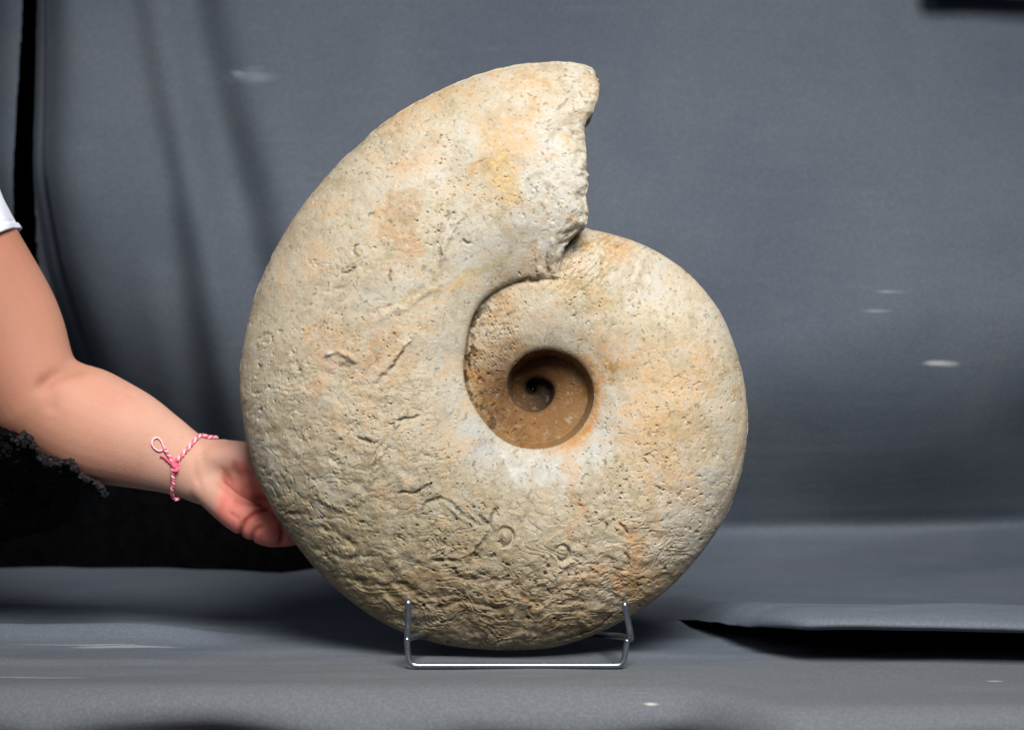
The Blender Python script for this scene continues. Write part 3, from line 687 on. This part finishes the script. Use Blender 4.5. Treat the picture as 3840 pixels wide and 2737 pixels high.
for i in range(39, 24, -1): sl_ring(cs[i, :3]-tan[i]*.0, tan[i], cs[i, 3]*.955, cs[i, 4]*.955, i)
sl = mesh_obj('sleeve', np.array(sc_)-PO, [(i*seg+k, i*seg+(k+1) % seg, (i+1)*seg+(k+1) % seg, (i+1)*seg+k) for i in range(54) for k in range(seg)], M_SLEEVE, person)
sl['label'] = 'white short sleeve cuff'

# ------------------------------------------------------------------ bracelet
frontpts = [(812, 1626), (785, 1624), (755, 1632), (728, 1652), (700, 1684), (672, 1716), (652, 1745), (648, 1775), (651, 1805), (646, 1835), (652, 1856), (668, 1868)]
path = [on_skin(a_, b_, .0016) for a_, b_ in frontpts]
c0 = P(735, 1745, ya+.004)
bk = []
for i, f in enumerate(np.linspace(0, 1, 7)[1:-1]):
    e = path[-1]*(1-f)+path[0]*f; e[1] = max(e[1], ya)+.026*math.sin(f*math.pi)**.6; bk.append(e)
loop = catmull([*path, *bk, path[0]], 420)
brc = empty('bracelet', tuple(c0)); tag(brc, 'pink and white twisted cord bracelet tied round the wrist', 'bracelet')
BO = np.array(brc.location)
def twist(pts, ph, off, turns):
    tan = np.gradient(pts, axis=0); tan /= np.linalg.norm(tan, axis=1)[:, None]
    out = []
    for i, p in enumerate(pts):
        u = np.cross(tan[i], [0, 1, 0]); u /= np.linalg.norm(u)+1e-9; vv = np.cross(u, tan[i]); g = ph+turns*2*math.pi*i/len(pts)
        out.append(p+off*(math.cos(g)*u+math.sin(g)*vv))
    return np.array(out)
tube('red_strand', twist(loop, 0, .0008, 24)-BO, .0008, M_PINK, brc, 7)
tube('pale_strand', twist(loop, math.pi, .0008, 24)-BO, .0008, M_ROSE, brc, 7)
tl = catmull([on_skin(*q, .0015) for q in ((651, 1748), (640, 1722), (628, 1700), (612, 1680))], 60)
tube('tail', twist(tl, 0, .0008, 4)-BO, .0008, M_PINK, brc, 7); tube('tail', twist(tl, math.pi, .0008, 4)-BO, .0008, M_ROSE, brc, 7)
tl2 = catmull([on_skin(*q, .0012) for q in ((648, 1745), (630, 1728), (612, 1712), (600, 1708))], 50)
tube('tail', tl2-BO, .0008, M_PINK, brc, 6)
lp = catmull([on_skin(*q, .0012) for q in ((614, 1682), (598, 1690), (580, 1682), (568, 1664), (574, 1646), (590, 1642), (604, 1656), (612, 1676))], 60)
tube('loop', lp-BO, .0007, M_ROSE, brc, 6)
kn = []
for i in range(90):
    g = i/90*2*math.pi*5; kn.append(on_skin(655, 1742, .0024)+np.array([.0022*math.cos(g*1.0), .0010*math.sin(g*1.7), .0045*math.sin(g*.31)]))
tube('knot', np.array(kn)-BO, .0010, M_PINK, brc, 7)

# ------------------------------------------------------------------ black lace hanging over the near side of the forearm
ctr = np.array([(-420, 1480), (-200, 1530), (0, 1588), (50, 1612), (108, 1622), (128, 1665), (160, 1706), (215, 1716), (262, 1724), (290, 1752), (306, 1778), (345, 1800), (378, 1822), (392, 1850)], float)
nu, nv = 300, 150
tt = np.linspace(0, len(ctr)-1, nu); cxp = np.interp(tt, range(len(ctr)), ctr[:, 0]); cyp = np.interp(tt, range(len(ctr)), ctr[:, 1])
cyp += 5*fbm(cxp/11, cxp*0, 3., 3); vv = np.linspace(0, 1, nv)
U, V = np.meshgrid(np.arange(nu), vv, indexing='ij')
Lx = cxp[:, None]-V**1.2*30+0*V; bot_ = np.interp(cxp, [-400, 0, 200, 330, 392], [2060, 2040, 1990, 1935, 1900]); Ly = cyp[:, None]+V*(bot_-cyp)[:, None]
yy = .012+.010*fbm(Lx/70, Ly/110, 2., 4)+.007*np.sin(Lx/36+2*fbm(Lx/200, Ly/200, 5., 2))*sstep(0, .3, V)+.002*fbm(Lx/14, Ly/14, 6., 3)
yy += .03*(1-sstep(0, .10, V))**2 + .10*V**1.5
xw = (Lx-1920)/F*(1.8+yy)
zw = np.array([[P(0, Ly[i, j], yy[i, j])[2] for j in range(nv)] for i in range(0, nu, 1)])
co_f = np.stack([xw, yy, zw], -1)
co_b = co_f+np.array([0, .006, 0])
nn_ = nu*nv
allc = np.vstack([co_f.reshape(-1, 3), co_b.reshape(-1, 3)])
gf = grid_faces(nu, nv); gb = gf[:, ::-1]+nn_
rim = []
for i in range(nu-1): rim.append((i*nv, (i+1)*nv, (i+1)*nv+nn_, i*nv+nn_)); rim.append(((i+1)*nv+nv-1, i*nv+nv-1, i*nv+nv-1+nn_, (i+1)*nv+nv-1+nn_))
for j in range(nv-1): rim.append((j, j+nn_, j+1+nn_, j+1)); b_ = (nu-1)*nv; rim.append((b_+j, b_+j+1, b_+j+1+nn_, b_+j+nn_))
shl = empty('lace_shawl', (float(xw.mean()), .02, 0)); tag(shl, 'black lace cloth bunched below the forearm at the left edge', 'cloth'); SH = np.array(shl.location)
mesh_obj('lace_panel', allc-SH, np.vstack([gf, gb, np.array(rim)]), M_LACE, shl)
# scalloped trim of small knotted beads along the lace's top edge
bc, bf = [], []
ico = bmesh.new(); bmesh.ops.create_icosphere(ico, subdivisions=1, radius=1); iv = np.array([tuple(v_.co) for v_ in ico.verts]); ifc = [tuple(x_.index for x_ in f_.verts) for f_ in ico.faces]; ico.free()
for k in range(260):
    i = int(rng.randint(60, nu)); j = int(abs(rng.randn())*9)
    if j >= nv: continue
    s_ = .0007+.0014*rng.rand(); c_ = co_f[i, j]+np.array([0, -.001, 0]); b0 = len(bc)
    bc += list(c_+iv*s_*np.array([1+rng.rand(), 1, .6+rng.rand()])-SH); bf += [tuple(b0+w_ for w_ in f_) for f_ in ifc]
bead = mesh_obj('beading', np.array(bc), bf, M_BEAD, shl, smooth=False); bead['kind'] = 'stuff'

# ------------------------------------------------------------------ black cloth heap added in place of the shadow under the forearm
top = np.array([(-900, 1560), (-300, 1600), (100, 1640), (400, 1690), (640, 1760), (800, 1820), (930, 1890), (1050, 1960), (1180, 2040), (1300, 2110), (1380, 2150)], float)
nu, nv = 240, 120
pxx = np.linspace(-900, 1380, nu); tpy = np.interp(pxx, top[:, 0], top[:, 1])+10*fbm(pxx/90, pxx*0, 7., 3)
cc = np.zeros((nu, nv, 3)); yb0 = .525
for i in range(nu):
    zt = P(pxx[i], tpy[i], yb0)[2]; zt = max(zt, .004)
    g = np.linspace(0, math.pi, nv); xx = (pxx[i]-1920)/F*(1.8+yb0)
    hw_ = .065*min(1, zt/.05+.2)*(1+.45*float(fbm(xx*7, 0, 2., 3)))
    cc[i, :, 0] = xx; cc[i, :, 1] = yb0-hw_*np.cos(g)*(1+.25*np.sin(g)); cc[i, :, 2] = zt*np.sin(g)**.75-.004
X3, Y3, Z3 = cc[..., 0], cc[..., 1], cc[..., 2]
fz = np.sin(np.linspace(0, math.pi, nv))[None, :]
cc[..., 1] += (.016*fbm(X3*12, Z3*6, 3., 4)+.008*np.sin(X3*60+3*np.sin(X3*13+Z3*9)))*fz; cc[..., 2] += .004*fbm(X3*30, Y3*30, 8., 3)*fz
bcl = mesh_obj('shade_cloth', cc.reshape(-1, 3), grid_faces(nu, nv), M_BLACK)
tag(bcl, 'added black cloth heap standing in for the shadow behind the hand', 'cloth')
